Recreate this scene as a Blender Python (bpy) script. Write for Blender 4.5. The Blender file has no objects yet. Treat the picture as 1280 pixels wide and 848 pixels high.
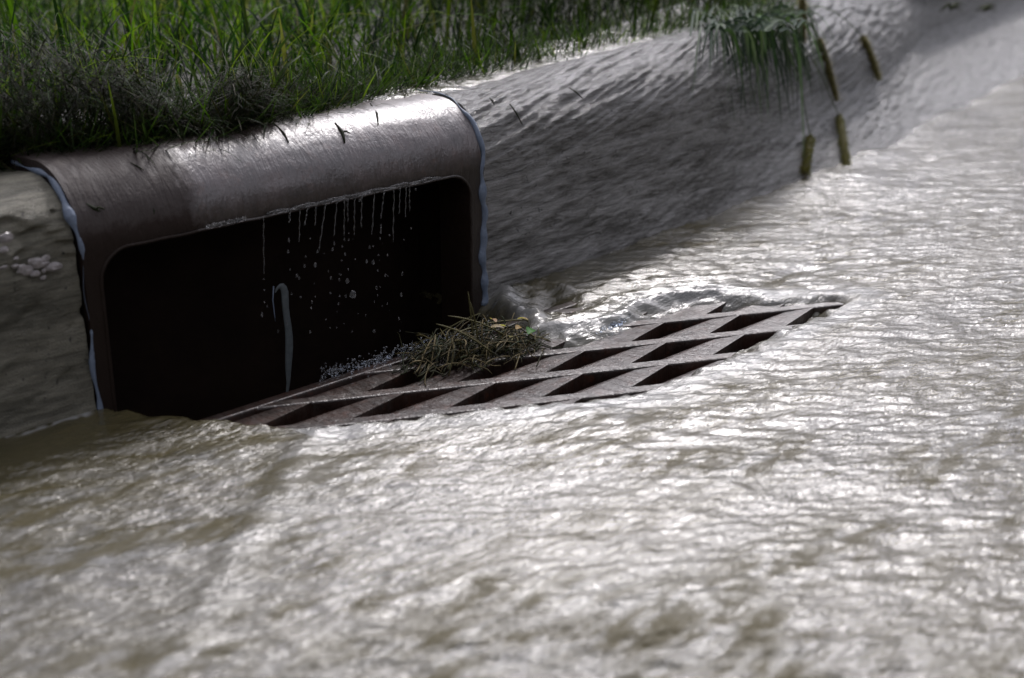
import bpy, math, random
import numpy as np
from mathutils import Vector, Matrix
random.seed(7); rng = np.random.default_rng(11)
D = bpy.data; sc = bpy.context.scene; COL = sc.collection
R = math.radians

# ------------------------------------------------------------------ helpers
def mesh_obj(name, verts, faces, mat, parent=None, smooth=True, cols=None, uvs=None):
    me = D.meshes.new(name)
    me.from_pydata([tuple(map(float, v)) for v in verts], [], [tuple(map(int, f)) for f in faces]); me.update()
    if smooth: me.polygons.foreach_set('use_smooth', [True]*len(me.polygons))
    if cols is not None:
        a = me.color_attributes.new('tint', 'FLOAT_COLOR', 'POINT')
        c = np.ones((len(verts), 4), dtype=np.float32); c[:, :np.asarray(cols).shape[1]] = cols
        a.data.foreach_set('color', c.ravel())
    if uvs is not None:
        uvl = me.uv_layers.new(name='UVMap'); uvs = np.asarray(uvs, dtype=np.float32)
        li = np.empty(len(me.loops), dtype=np.int32); me.loops.foreach_get('vertex_index', li)
        uvl.data.foreach_set('uv', uvs[li].ravel())
    me.materials.append(mat)
    o = D.objects.new(name, me); COL.objects.link(o)
    if parent is not None: o.parent = parent
    return o

def grid_mesh(name, P, mat, parent=None, cols=None, uvs=None, mask=None):
    """P (n,m,3) grid -> quads; mask (n-1,m-1) True = keep"""
    n, m = P.shape[:2]
    idx = np.arange(n*m).reshape(n, m)
    q = np.stack([idx[:-1, :-1], idx[1:, :-1], idx[1:, 1:], idx[:-1, 1:]], -1)
    q = q[mask] if mask is not None else q.reshape(-1, 4)
    used = np.unique(q); remap = -np.ones(n*m, dtype=np.int64); remap[used] = np.arange(len(used))
    V = P.reshape(-1, 3)[used].astype(np.float32); q = remap[q].astype(np.int32)
    me = D.meshes.new(name)
    me.vertices.add(len(V)); me.vertices.foreach_set('co', V.ravel())
    me.loops.add(q.size); me.loops.foreach_set('vertex_index', q.ravel())
    me.polygons.add(len(q)); me.polygons.foreach_set('loop_start', np.arange(0, q.size, 4, dtype=np.int32))
    me.polygons.foreach_set('loop_total', np.full(len(q), 4, dtype=np.int32))
    me.update(calc_edges=True)
    me.polygons.foreach_set('use_smooth', [True]*len(q))
    if cols is not None:
        a = me.color_attributes.new('tint', 'FLOAT_COLOR', 'POINT')
        c = np.ones((len(V), 4), dtype=np.float32); k = cols.shape[-1]; c[:, :k] = cols.reshape(-1, k)[used]
        a.data.foreach_set('color', c.ravel())
    if uvs is not None:
        uvl = me.uv_layers.new(name='UVMap')
        uvl.data.foreach_set('uv', uvs.reshape(-1, 2)[used][q.ravel()].astype(np.float32).ravel())
    me.materials.append(mat)
    o = D.objects.new(name, me); COL.objects.link(o)
    if parent is not None: o.parent = parent
    return o

def empty(name, loc=(0, 0, 0)):
    o = D.objects.new(name, None); COL.objects.link(o); o.location = loc; o.empty_display_size = .05; return o
def tag(o, label=None, cat=None, group=None, kind=None):
    if label: o['label'] = label
    if cat: o['category'] = cat
    if group: o['group'] = group
    if kind: o['kind'] = kind
    return o

def tube(pts, rad, seg=6, flat=1.0, flatdir=None):
    """tapering tube along a polyline; returns verts, faces"""
    pts = [Vector(p) for p in pts]; n = len(pts)
    if not hasattr(rad, '__len__'): rad = [rad]*n
    V, Fc = [], []; prev = None
    for i, p in enumerate(pts):
        t = (pts[min(i+1, n-1)]-pts[max(i-1, 0)]).normalized()
        a = prev if prev is not None else (Vector((0, 0, 1)) if abs(t.z) < .9 else Vector((0, 1, 0)))
        if flatdir is not None: a = Vector(flatdir)
        a = (a - t*a.dot(t)).normalized(); b = t.cross(a); prev = a
        for k in range(seg):
            c = 2*math.pi*k/seg
            V.append(p + (a*math.cos(c)*flat + b*math.sin(c))*rad[i])
    for i in range(n-1):
        for k in range(seg):
            k2 = (k+1) % seg
            Fc.append((i*seg+k, i*seg+k2, (i+1)*seg+k2, (i+1)*seg+k))
    V.append(pts[0]); V.append(pts[-1]); c0 = n*seg
    for k in range(seg):
        k2 = (k+1) % seg
        Fc.append((c0, k2, k)); Fc.append((c0+1, (n-1)*seg+k, (n-1)*seg+k2))
    return V, Fc
class MB:
    def __init__(s): s.V = []; s.F = []; s.C = []
    def add(s, vf, col=None):
        o = len(s.V); s.V += list(vf[0]); s.F += [tuple(i+o for i in f) for f in vf[1]]
        if col is not None: s.C += [col]*len(vf[0])
    def build(s, name, mat, parent=None, smooth=True):
        return mesh_obj(name, s.V, s.F, mat, parent, smooth, s.C if s.C else None)

def prism(poly, zt, zb):
    """poly list of (x,y); zt,zb functions or numbers"""
    n = len(poly); f = lambda z, p: z(p) if callable(z) else z
    V = [(p[0], p[1], f(zt, p)) for p in poly] + [(p[0], p[1], f(zb, p)) for p in poly]
    F = [tuple(range(n)), tuple(range(2*n-1, n-1, -1))]
    for i in range(n):
        j = (i+1) % n; F.append((i, i+n, j+n, j))
    return V, F
def ccw(poly):
    a = sum(poly[i][0]*poly[(i+1) % len(poly)][1]-poly[(i+1) % len(poly)][0]*poly[i][1] for i in range(len(poly)))
    return poly if a > 0 else poly[::-1]
def clip(poly, x0, x1, y0, y1):
    for ax, lim, sg in ((0, x0, 1), (0, x1, -1), (1, y0, 1), (1, y1, -1)):
        out = []
        for i in range(len(poly)):
            a, b = poly[i], poly[(i+1) % len(poly)]
            da, db = (a[ax]-lim)*sg, (b[ax]-lim)*sg
            if da >= 0: out.append(a)
            if da*db < 0:
                t = da/(da-db); out.append(tuple(a[k]+(b[k]-a[k])*t for k in range(len(a))))
        poly = out
        if len(poly) < 3: return []
    return poly

# periodic random field, band limited:  wl = wavelength along / across, ang = direction of the long axis
TS, TN = .002, 1024
TSF, KEEP = {}, []
def field(wl_a, wl_c, ang=0, seed=0, power=2.0, ts=TS):
    r = np.random.default_rng(seed)
    w = np.fft.fft2(r.standard_normal((TN, TN)))
    k = np.fft.fftfreq(TN, ts); KX, KY = np.meshgrid(k, k, indexing='ij')
    ca, sa = math.cos(ang), math.sin(ang)
    a = (KX*ca+KY*sa)*wl_a; c = (-KX*sa+KY*ca)*wl_c
    q = np.sqrt(a*a+c*c)+1e-9
    s = q**1.0*np.exp(-q**power)
    f = np.real(np.fft.ifft2(w*s)); f = (f-f.mean())/f.std(); TSF[id(f)] = ts; KEEP.append(f); return f
def samp(f, X, Y, ts=None):
    ts = TSF.get(id(f), TS)
    u = (X/ts) % TN; v = (Y/ts) % TN
    i = np.floor(u).astype(int) % TN; j = np.floor(v).astype(int) % TN; du = u-np.floor(u); dv = v-np.floor(v)
    i1 = (i+1) % TN; j1 = (j+1) % TN
    return f[i, j]*(1-du)*(1-dv)+f[i1, j]*du*(1-dv)+f[i, j1]*(1-du)*dv+f[i1, j1]*du*dv
def sstep(a, b, x):
    t = np.clip((x-a)/(b-a), 0, 1); return t*t*(3-2*t)

# ------------------------------------------------------------------ materials
class N:
    def __init__(s, name):
        s.m = D.materials.new(name); s.m.use_nodes = True; s.t = s.m.node_tree
        s.b = s.t.nodes['Principled BSDF']; s.out = s.t.nodes['Material Output']
    def n(s, typ, **kw):
        nd = s.t.nodes.new(typ)
        for k, v in kw.items():
            if hasattr(nd, k): setattr(nd, k, v)
            else: nd.inputs[k.replace('_', ' ')].default_value = v
        return nd
    def l(s, a, b): s.t.links.new(a, b)
    def coord(s, kind='Object', scale=(1, 1, 1), rot=(0, 0, 0)):
        tc = s.n('ShaderNodeTexCoord'); mp = s.n('ShaderNodeMapping')
        mp.inputs['Scale'].default_value = scale; mp.inputs['Rotation'].default_value = rot
        s.l(tc.outputs[kind], mp.inputs[0]); return mp.outputs[0]
    def noise(s, vec, scale, detail=4, rough=.55, dist=0):
        nd = s.n('ShaderNodeTexNoise'); nd.inputs['Scale'].default_value = scale
        nd.inputs['Detail'].default_value = detail; nd.inputs['Roughness'].default_value = rough
        nd.inputs['Distortion'].default_value = dist; s.l(vec, nd.inputs['Vector']); return nd.outputs[0]
    def ramp(s, fac, stops):
        nd = s.n('ShaderNodeValToRGB'); cr = nd.color_ramp
        while len(cr.elements) < len(stops): cr.elements.new(.5)
        for e, (p, c) in zip(cr.elements, stops):
            e.position = p; e.color = (c[0], c[1], c[2], 1) if hasattr(c, '__len__') else (c, c, c, 1)
        s.l(fac, nd.inputs[0]); return nd.outputs[0]
    def math(s, op, a, b=None):
        nd = s.n('ShaderNodeMath', operation=op)
        for i, v in enumerate((a, b)):
            if v is None: continue
            if isinstance(v, (int, float)): nd.inputs[i].default_value = v
            else: s.l(v, nd.inputs[i])
        return nd.outputs[0]
    def bump(s, h, strength, dist, prev=None):
        nd = s.n('ShaderNodeBump'); nd.inputs['Distance'].default_value = dist
        if isinstance(strength, (int, float)): nd.inputs['Strength'].default_value = strength
        else: s.l(strength, nd.inputs['Strength'])
        s.l(h, nd.inputs['Height'])
        if prev is not None: s.l(prev, nd.inputs['Normal'])
        return nd.outputs[0]
    def mix(s, fac, a, b):
        nd = s.n('ShaderNodeMix', data_type='RGBA')
        if isinstance(fac, (int, float)): nd.inputs[0].default_value = fac
        else: s.l(fac, nd.inputs[0])
        for i, v in ((6, a), (7, b)):
            if hasattr(v, '__len__'): nd.inputs[i].default_value = (*v, 1)
            else: s.l(v, nd.inputs[i])
        return nd.outputs[2]
    def set(s, **kw):
        for k, v in kw.items():
            inp = s.b.inputs[k.replace('_', ' ')]
            if isinstance(v, (int, float)): inp.default_value = v
            elif hasattr(v, '__len__'): inp.default_value = (*v, 1)
            else: s.l(v, inp)
        return s.m

def mat_water(name, base=(.060, .051, .024), dark=(.030, .026, .011), ior=1.85, rough=.21, k=1.0):
    m = N(name)
    at = m.n('ShaderNodeAttribute', attribute_name='tint')
    sp = m.n('ShaderNodeSeparateColor'); m.l(at.outputs['Color'], sp.inputs[0])
    rip, foam = sp.outputs[0], sp.outputs[1]
    v1 = m.coord('Object', (.8, 1, 1), (0, 0, R(30)))
    v2 = m.coord('Object', (.34, 1, 1), (0, 0, R(38)))
    h1 = m.noise(v2, 130, 4, .65, .15); h2 = m.noise(v2, 330, 3, .6, .1); h3 = m.noise(v1, 48, 2, .5, .1)
    st = m.math('MULTIPLY', rip, k)
    b = m.bump(h1, st, .0030, None); b = m.bump(h2, st, .0007, b)
    big = m.noise(v2, 6, 3)
    c = m.mix(m.ramp(big, [(.35, 0), (.65, 1)]), dark, base)
    mud = m.math('MULTIPLY', sp.outputs[2], 1.0)
    fl_ = m.ramp(m.noise(v2, 46, 4, .6), [(.40, 0), (.58, 1)]); mud = m.math('MULTIPLY', mud, fl_)
    c = m.mix(mud, c, (.070, .059, .028))
    m.set(Specular_IOR_Level=m.math('SUBTRACT', .5, m.math('MULTIPLY', mud, .45)))
    c = m.mix(foam, c, (.62, .64, .68))
    rr = m.math('ADD', m.math('MULTIPLY', rip, rough*.6), rough*.4)
    return m.set(Base_Color=c, Roughness=rr, IOR=ior, Normal=b)
M_WATER = mat_water('muddy_water')
M_OVER = mat_water('overflow_water', ior=1.6)

def mat_concrete(name, wet=1.0, uvrot=R(-12), col0=(.065, .059, .047), col1=(.38, .37, .36)):
    m = N(name)
    uv = m.coord('UV', (1, 1, 1), (0, 0, uvrot)); uvs = m.coord('UV', (.16, 1, 1), (0, 0, uvrot))
    ob = m.coord('Object')
    flow = m.noise(uvs, 150, 5, .68, .5); fine = m.noise(uv, 420, 4, .7); mid = m.noise(uvs, 26, 4, .6, 1.0)
    pores = m.noise(ob, 140, 2, .5)
    c = m.mix(m.ramp(m.math('ADD', m.math('MULTIPLY', mid, .5), m.math('MULTIPLY', flow, .5)), [(.40, 0), (.58, 1)]), col0, col1)
    c = m.mix(m.ramp(pores, [(.24, 1), (.33, 0)]), c, (.02, .02, .018))
    at = m.n('ShaderNodeAttribute', attribute_name='tint'); sp = m.n('ShaderNodeSeparateColor'); m.l(at.outputs['Color'], sp.inputs[0])
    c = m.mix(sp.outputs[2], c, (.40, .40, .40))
    b = m.bump(mid, .8*wet, .016); b = m.bump(flow, .9, .010 if wet > .5 else .003, b); b = m.bump(fine, .9, .0042, b); b = m.bump(m.noise(ob, 900, 2, .6), .6, .0012, b)
    rr = m.ramp(flow, [(.3, .12), (.7, .26)]) if wet > .5 else .5
    return m.set(Base_Color=c, Roughness=rr, IOR=1.9 if wet > .5 else 1.5, Normal=b)
M_CONC = mat_concrete('wet_concrete'); M_CONC2 = mat_concrete('damp_concrete', .3, R(-4), (.085, .080, .058), (.24, .225, .175))

def mat_iron(name, c0=(.030, .018, .017), c1=(.085, .055, .052), rust=(.08, .030, .016), lip=False):
    m = N(name)
    ob = m.coord('Object'); st = m.coord('Object', (1, .22, .22), (0, 0, R(4)))
    run = m.noise(st, 120, 4, .6, .5); ham = m.noise(ob, 260, 3, .6); mid = m.noise(ob, 22, 4, .6)
    gz = m.n('ShaderNodeSeparateXYZ'); m.l(ob, gz.inputs[0])
    c = m.mix(m.ramp(mid, [(.35, 0), (.7, 1)]), c0, c1)
    c = m.mix(m.ramp(m.noise(ob, 55, 5, .7), [(.55, 0), (.75, 1)]), c, rust)
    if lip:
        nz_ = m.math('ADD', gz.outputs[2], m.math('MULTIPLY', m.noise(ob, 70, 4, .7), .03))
        dry_shade_x = m.math('ADD', gz.outputs[0], m.math('MULTIPLY', m.noise(ob, 60, 4, .7), .05)); dry_shade = m.ramp(dry_shade_x, [(.155, 1), (.18, 0)])
        c = m.mix(dry_shade, c, (.030, .019, .016))  # drier left end, with the grass heap's shade also darkened into its colour
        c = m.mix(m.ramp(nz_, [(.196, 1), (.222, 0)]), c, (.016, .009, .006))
    b = m.bump(mid, .15, .004); b = m.bump(run, .7, .0032, b); b = m.bump(ham, .6, .0009, b)
    rr = m.ramp(run, [(.3, .30), (.7, .46)])
    if lip:
        rr = m.math('ADD', rr, m.math('MULTIPLY', dry_shade, .25)); lipm = m.ramp(nz_, [(.196, 1), (.222, 0)])
        sp_ = m.math('SUBTRACT', m.math('SUBTRACT', .55, m.math('MULTIPLY', dry_shade, .36)), m.math('MULTIPLY', lipm, .30)); m.set(Specular_IOR_Level=m.math('MAXIMUM', sp_, .08))
    return m.set(Base_Color=c, Roughness=rr, IOR=2.1, Normal=b)
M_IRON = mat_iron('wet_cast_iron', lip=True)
M_GRATE = mat_iron('rusty_grate_iron', (.010, .005, .003), (.034, .015, .010), (.06, .016, .006)); M_GRATE.node_tree.nodes['Principled BSDF'].inputs['Specular IOR Level'].default_value = .21
m = N('sealant'); M_SEAL = m.set(Base_Color=m.mix(m.noise(m.coord(), 90, 4), (.09, .115, .16), (.20, .245, .33)), Roughness=.38,
                                 Normal=m.bump(m.noise(m.coord(), 180, 3), .5, .003))
m = N('old_sealant'); M_STRIP = m.set(Base_Color=m.mix(m.noise(m.coord(), 120, 4), (.05, .06, .06), (.15, .17, .18)), Roughness=.5)
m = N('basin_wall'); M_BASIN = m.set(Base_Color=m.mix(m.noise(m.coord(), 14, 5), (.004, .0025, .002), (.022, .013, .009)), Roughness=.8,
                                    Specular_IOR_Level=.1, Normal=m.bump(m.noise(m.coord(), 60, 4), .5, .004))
m = N('asphalt'); M_ROAD = m.set(Base_Color=m.mix(m.noise(m.coord(), 90, 5), (.03, .03, .028), (.07, .068, .06)), Roughness=.6,
                                 Normal=m.bump(m.noise(m.coord(), 200, 4), .6, .004))
m = N('soil'); M_SOIL = m.set(Base_Color=m.mix(m.noise(m.coord(), 30, 6), (.012, .012, .006), (.035, .032, .016)), Roughness=.7,
                              Normal=m.bump(m.noise(m.coord(), 60, 5), .8, .02))
def mat_grass(name, trans=.45, rough=.35):
    m = N(name); at = m.n('ShaderNodeAttribute', attribute_name='tint')
    m.set(Base_Color=at.outputs['Color'], Roughness=rough, IOR=1.4, Specular_IOR_Level=.25)
    tr = m.n('ShaderNodeBsdfTranslucent')
    g = m.n('ShaderNodeMix', data_type='RGBA', blend_type='MULTIPLY'); g.inputs[0].default_value = 1
    m.l(at.outputs['Color'], g.inputs[6]); g.inputs[7].default_value = (1.2, 1.6, .5, 1)
    m.l(g.outputs[2], tr.inputs['Color'])
    ms = m.n('ShaderNodeMixShader'); ms.inputs[0].default_value = trans
    m.l(m.b.outputs[0], ms.inputs[1]); m.l(tr.outputs[0], ms.inputs[2]); m.l(ms.outputs[0], m.out.inputs['Surface'])
    return m.m
M_GRASS = mat_grass('grass_blade', .45, .48); M_TUFT = mat_grass('weed_blade', .2, .65); M_DEAD = mat_grass('dead_grass', .15, .65)
m = N('falling_water'); M_DROP = m.set(Base_Color=(1, 1, 1), Roughness=.02, IOR=1.33, Transmission_Weight=.955)
m = N('foam'); M_FOAM = m.set(Base_Color=(.9, .94, 1), Roughness=.02, IOR=1.33, Transmission_Weight=1.0)
m = N('pebble'); M_STONE = m.set(Base_Color=m.mix(m.noise(m.coord(), 120, 4), (.07, .06, .055), (.50, .46, .46)), Roughness=.2,
                                 Normal=m.bump(m.noise(m.coord(), 200, 3), .5, .002))

# ------------------------------------------------------------------ camera
F = 1700.; al = R(45.8); th = R(20.0)
fh = Vector((math.cos(al), math.sin(al), 0)); rt = Vector((math.sin(al), -math.cos(al), 0))
fw = fh*math.cos(th)-Vector((0, 0, 1))*math.sin(th); up = rt.cross(fw)
CAM = -(rt*(125-640)/F-up*(515-424)/F+fw)*1.5
cd = D.cameras.new('camera'); cam = D.objects.new('camera', cd); COL.objects.link(cam); sc.camera = cam
cam.matrix_world = Matrix.Translation(CAM) @ Matrix((rt, up, -fw)).transposed().to_4x4()
cd.sensor_width = 36; cd.lens = F/1280*36; cd.clip_start = .05; cd.clip_end = 500
cd.dof.use_dof = True; cd.dof.focus_distance = 1.72; cd.dof.aperture_fstop = 3.7

# world points used for laying the scene out (photo measurements turned into places)
def ray(px, py): return rt*((px-640)/F)-up*((py-424)/F)+fw
def onz(px, py, z=0.):
    d = ray(px, py); return CAM+d*((z-CAM.z)/d.z)
def ony(px, py, y=0.):
    d = ray(px, py); return CAM+d*((y-CAM.y)/d.y)

# ------------------------------------------------------------------ light
SAZ, SEL = R(33), R(45)
w = D.worlds.new('World'); sc.world = w; w.use_nodes = True
nt = w.node_tree; bg = nt.nodes['Background']; sky = nt.nodes.new('ShaderNodeTexSky'); sky.sky_type = 'NISHITA'
sky.sun_disc = False; sky.sun_elevation = SEL; sky.sun_rotation = math.pi/2-SAZ; sky.dust_density = 2.5; sky.air_density = 1.0
tcw = nt.nodes.new('ShaderNodeTexCoord'); mpw = nt.nodes.new('ShaderNodeMapping'); mpw.inputs['Scale'].default_value = (1, 1, 2.2)
nz = nt.nodes.new('ShaderNodeTexNoise'); nz.inputs['Scale'].default_value = 2.6; nz.inputs['Detail'].default_value = 6; nz.inputs['Roughness'].default_value = .6
nt.links.new(tcw.outputs['Generated'], mpw.inputs[0]); nt.links.new(mpw.outputs[0], nz.inputs['Vector'])
cr = nt.nodes.new('ShaderNodeValToRGB'); cr.color_ramp.elements[0].position = .42; cr.color_ramp.elements[1].position = .60
nt.links.new(nz.outputs[0], cr.inputs[0])
mxw = nt.nodes.new('ShaderNodeMix'); mxw.data_type = 'RGBA'; nt.links.new(cr.outputs[0], mxw.inputs[0]); nt.links.new(sky.outputs[0], mxw.inputs[6])
mxw.inputs[7].default_value = (20.8, 20.4, 21.8, 1)
vm = nt.nodes.new('ShaderNodeVectorMath'); vm.operation = 'DOT_PRODUCT'; nt.links.new(tcw.outputs['Generated'], vm.inputs[0])
gaz, gel = R(42), R(39); vm.inputs[1].default_value = (math.cos(gel)*math.cos(gaz), math.cos(gel)*math.sin(gaz), math.sin(gel))
m1 = nt.nodes.new('ShaderNodeMath'); m1.operation = 'MAXIMUM'; nt.links.new(vm.outputs['Value'], m1.inputs[0]); m1.inputs[1].default_value = 0
m2_ = nt.nodes.new('ShaderNodeMath'); m2_.operation = 'POWER'; nt.links.new(m1.outputs[0], m2_.inputs[0]); m2_.inputs[1].default_value = 7
m3_ = nt.nodes.new('ShaderNodeMath'); m3_.operation = 'MULTIPLY_ADD'; nt.links.new(cr.outputs[0], m3_.inputs[0]); m3_.inputs[1].default_value = .45; m3_.inputs[2].default_value = .55
m4_ = nt.nodes.new('ShaderNodeMath'); m4_.operation = 'MULTIPLY'; nt.links.new(m2_.outputs[0], m4_.inputs[0]); nt.links.new(m3_.outputs[0], m4_.inputs[1])
gl = nt.nodes.new('ShaderNodeVectorMath'); gl.operation = 'SCALE'; gl.inputs[0].default_value = (87, 85.5, 95); nt.links.new(m4_.outputs[0], gl.inputs['Scale'])
ad = nt.nodes.new('ShaderNodeVectorMath'); ad.operation = 'ADD'; nt.links.new(mxw.outputs[2], ad.inputs[0]); nt.links.new(gl.outputs[0], ad.inputs[1])
sz = nt.nodes.new('ShaderNodeSeparateXYZ'); nt.links.new(tcw.outputs['Generated'], sz.inputs[0])
hz = nt.nodes.new('ShaderNodeMapRange'); hz.interpolation_type = 'SMOOTHSTEP'; nt.links.new(sz.outputs[2], hz.inputs[0])
hz.inputs[1].default_value = .20; hz.inputs[2].default_value = .44; hz.inputs[3].default_value = .10; hz.inputs[4].default_value = 1.0
hs_ = nt.nodes.new('ShaderNodeVectorMath'); hs_.operation = 'SCALE'; nt.links.new(ad.outputs[0], hs_.inputs[0]); nt.links.new(hz.outputs[0], hs_.inputs['Scale'])
nt.links.new(hs_.outputs[0], bg.inputs[0]); bg.inputs[1].default_value = .055
sd = D.lights.new('sun', 'SUN'); sun = D.objects.new('sun', sd); COL.objects.link(sun)
sd.energy = 2.0; sd.angle = R(7); sd.color = (1, .955, .935)
sv = Vector((math.cos(SEL)*math.cos(SAZ), math.cos(SEL)*math.sin(SAZ), math.sin(SEL)))
sun.rotation_euler = sv.to_track_quat('Z', 'Y').to_euler(); sun.location = sv*10
sc.view_settings.view_transform = 'Standard'; sc.view_settings.look = 'None'; sc.view_settings.exposure = 0

# ------------------------------------------------------------------ kerb path
KX = [-60, .585, .85, 1.04, 1.43, 1.87, 2.75, 4.2, 7, 14, 60]
KY = [0, 0, .0, .018, .063, .118, .287, .66, 1.6, 4.6, 28]
def kpath(x):
    x = np.asarray(x, dtype=float); s = np.zeros_like(x)
    for d in (-.12, -.06, 0, .06, .12): s += np.interp(x+d, KX, KY)
    return s/5 * sstep(.58, .8, x)
XR0 = .581
def kbat(x): return .022*sstep(.6, .9, x)+.10*sstep(1.0, 1.8, x)+.20*sstep(1.75, 3.0, x)
def krad(x): return .084+.004*sstep(.6, .9, x)+.09*sstep(1.0, 2.3, x)
def kH(x): return .270+.017*sstep(.6, 1.1, x)
def kface(x, z):
    '''y of the right kerb surface at height z'''
    H, r_, b = float(kH(x)), float(krad(x)), float(kbat(x)); z1 = H-r_; y = float(kpath(x))
    if z >= H: return 99.
    if z < z1: return y+b*(1-(1-max(z, 0)/z1)**2.2)
    return y+b+r_-math.sqrt(max(r_*r_-(z-z1)**2, 0))
def profile(H, rad, batter, base=-.08, back=.34, n=20):
    """(y,z) list from the buried foot up the face, round the nose, to the back"""
    p = [(-.006-batter*.6, base), (-.003-batter*.3, -.03)]
    z1 = H-rad
    for i in range(12): t = i/11; p.append((batter*(1-(1-t)**2.2), z1*t))
    for i in range(1, n+1):
        a = math.pi/2*i/n; p.append((batter+rad*(1-math.cos(a)), z1+rad*math.sin(a)))
    for y in (.02, .05, .09, .14, .2, back): p.append((batter+rad+y, H-.012*min(y/.1, 1)-(.1 if y == back else 0)))
    return np.array(p)

# ---- right concrete kerb
fk = field(.10, .022, R(12), 21, ts=.004); fk2 = field(.02, .010, 0, 22)
xs = np.concatenate([np.arange(XR0, 2.4, .006), np.geomspace(2.4, 45, 160)[1:]])
S = []
for x in xs:
    pr = profile(float(kH(x)), float(krad(x)), float(kbat(x)))
    y0 = float(kpath(x)); S.append(np.stack([np.full(len(pr), x), pr[:, 0]+y0, pr[:, 1]], -1))
def refine(S):
    S = np.array(S); n = S.shape[1]; t = np.linspace(0, n-1, (n-1)*3+1); i = np.clip(t.astype(int), 0, n-2); f = (t-i)[None, :, None]
    return S[:, i]*(1-f)+S[:, i+1]*f
P = refine(S)
L = np.concatenate([np.zeros((P.shape[0], 1)), np.cumsum(np.linalg.norm(np.diff(P, axis=1), axis=-1), axis=1)], 1)
UV = np.stack([P[..., 0], L], -1)
fk3 = field(.16, .010, R(14), 23, ts=.0025)
d = samp(fk, UV[..., 0], UV[..., 1])*.0006+samp(fk3, UV[..., 0], UV[..., 1])*(.0008+.0010*sstep(.9, 1.8, UV[..., 0]))+samp(fk2, UV[..., 0], UV[..., 1])*.0004
up_ = sstep(.05, .2, L-.08)
P[..., 1] += -d; P[..., 2] += d*up_
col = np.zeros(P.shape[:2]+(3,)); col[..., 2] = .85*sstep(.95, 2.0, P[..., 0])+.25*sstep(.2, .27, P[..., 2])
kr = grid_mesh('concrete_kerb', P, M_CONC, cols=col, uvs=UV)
tag(kr, 'long wet grey concrete kerb curving away to the right of the iron inlet', 'kerb')
V = [tuple(p) for p in P[0]]
c0 = len(V); V.append((XR0, .2, .0))
mesh_obj('end_face', V, [(c0, i+1, i) for i in range(c0-1)], M_CONC, kr, False, np.zeros((len(V), 3)))

# ---- left concrete kerb
XL1 = -.004
xs = np.concatenate([-np.geomspace(.75, 40, 60)[::-1], np.arange(-.74, XL1, .004), [XL1]])
S = []
for x in xs:
    pr = profile(.256, .078, .006); S.append(np.stack([np.full(len(pr), x), pr[:, 0], pr[:, 1]], -1))
P = refine(S)
L = np.concatenate([np.zeros((P.shape[0], 1)), np.cumsum(np.linalg.norm(np.diff(P, axis=1), axis=-1), axis=1)], 1)
UV = np.stack([P[..., 0], L], -1)
d = samp(fk, UV[..., 0]*1.3, UV[..., 1])*.0008+samp(fk2, UV[..., 0], UV[..., 1])*.0003
col = np.zeros(P.shape[:2]+(3,))
def dent(cx, cz, rx, rz, depth, tintv=0):
    global d
    q = ((P[..., 0]-cx)/rx)**2+((P[..., 2]-cz)/rz)**2+samp(fk2, UV[..., 0]*.6, UV[..., 1]*.6)*.22
    k = 1-sstep(.55, 1.15, q); k = k*(P[..., 1] < .1)
    d = d-k*depth
    if tintv: col[..., 2] = np.maximum(col[..., 2], k*tintv)
for (px, py, rx, rz, dp) in [(22, 298, .030, .016, .006), (60, 322, .032, .030, .007), (10, 242, .007, .004, .006), (107, 393, .004, .006, .006), (92, 410, .004, .005, .004), (80, 270, .003, .003, .005), (86, 470, .010, .007, .004), (45, 390, .012, .008, .003)]:
    p = ony(px, py, .0); dent(p.x, p.z, rx, rz, dp)
P[..., 1] -= d
kl = grid_mesh('concrete_kerb', P, M_CONC2, cols=col, uvs=UV)
tag(kl, 'short damp olive grey concrete kerb with a chipped patch left of the iron inlet', 'kerb')
V = [tuple(p) for p in P[-1]]; c0 = len(V); V.append((XL1, .2, .0))
mesh_obj('end_face', V, [(c0, i, i+1) for i in range(c0-1)], M_CONC2, kl, False, np.zeros((len(V), 3)))
def rock(c, r, sq=(1, 1, 1), seed=0, n=8):
    rr = random.Random(seed); V, Fc = [], []
    ph = [rr.uniform(0, 6.3) for _ in range(6)]
    for i in range(n+1):
        a = math.pi*i/n
        for j in range(2*n):
            b = math.pi*j/n; k = 1+.16*math.sin(2*b+ph[0])*math.sin(a)+.12*math.sin(3*b+ph[1]+2*a)*math.sin(a)+.1*math.cos(3*a+ph[2])
            V.append((c[0]+r*k*sq[0]*math.sin(a)*math.cos(b), c[1]+r*k*sq[1]*math.sin(a)*math.sin(b), c[2]+r*k*sq[2]*math.cos(a)))
    for i in range(n):
        for j in range(2*n):
            j2 = (j+1) % (2*n); Fc.append((i*2*n+j, (i+1)*2*n+j, (i+1)*2*n+j2, i*2*n+j2))
    return V, Fc
rs = random.Random(12)
for i in range(26):
    px, py = (rs.gauss(42, 16), rs.gauss(330, 13)) if i < 20 else (rs.gauss(6, 5), rs.gauss(300, 5))
    p = ony(px, py, .0072); v, f = rock(p, rs.uniform(.0025, .0065), (rs.uniform(.8, 1.5), .5, rs.uniform(.5, 1)), i, 5); mesh_obj('exposed_stone', v, f, M_STONE, kl, False)

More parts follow.
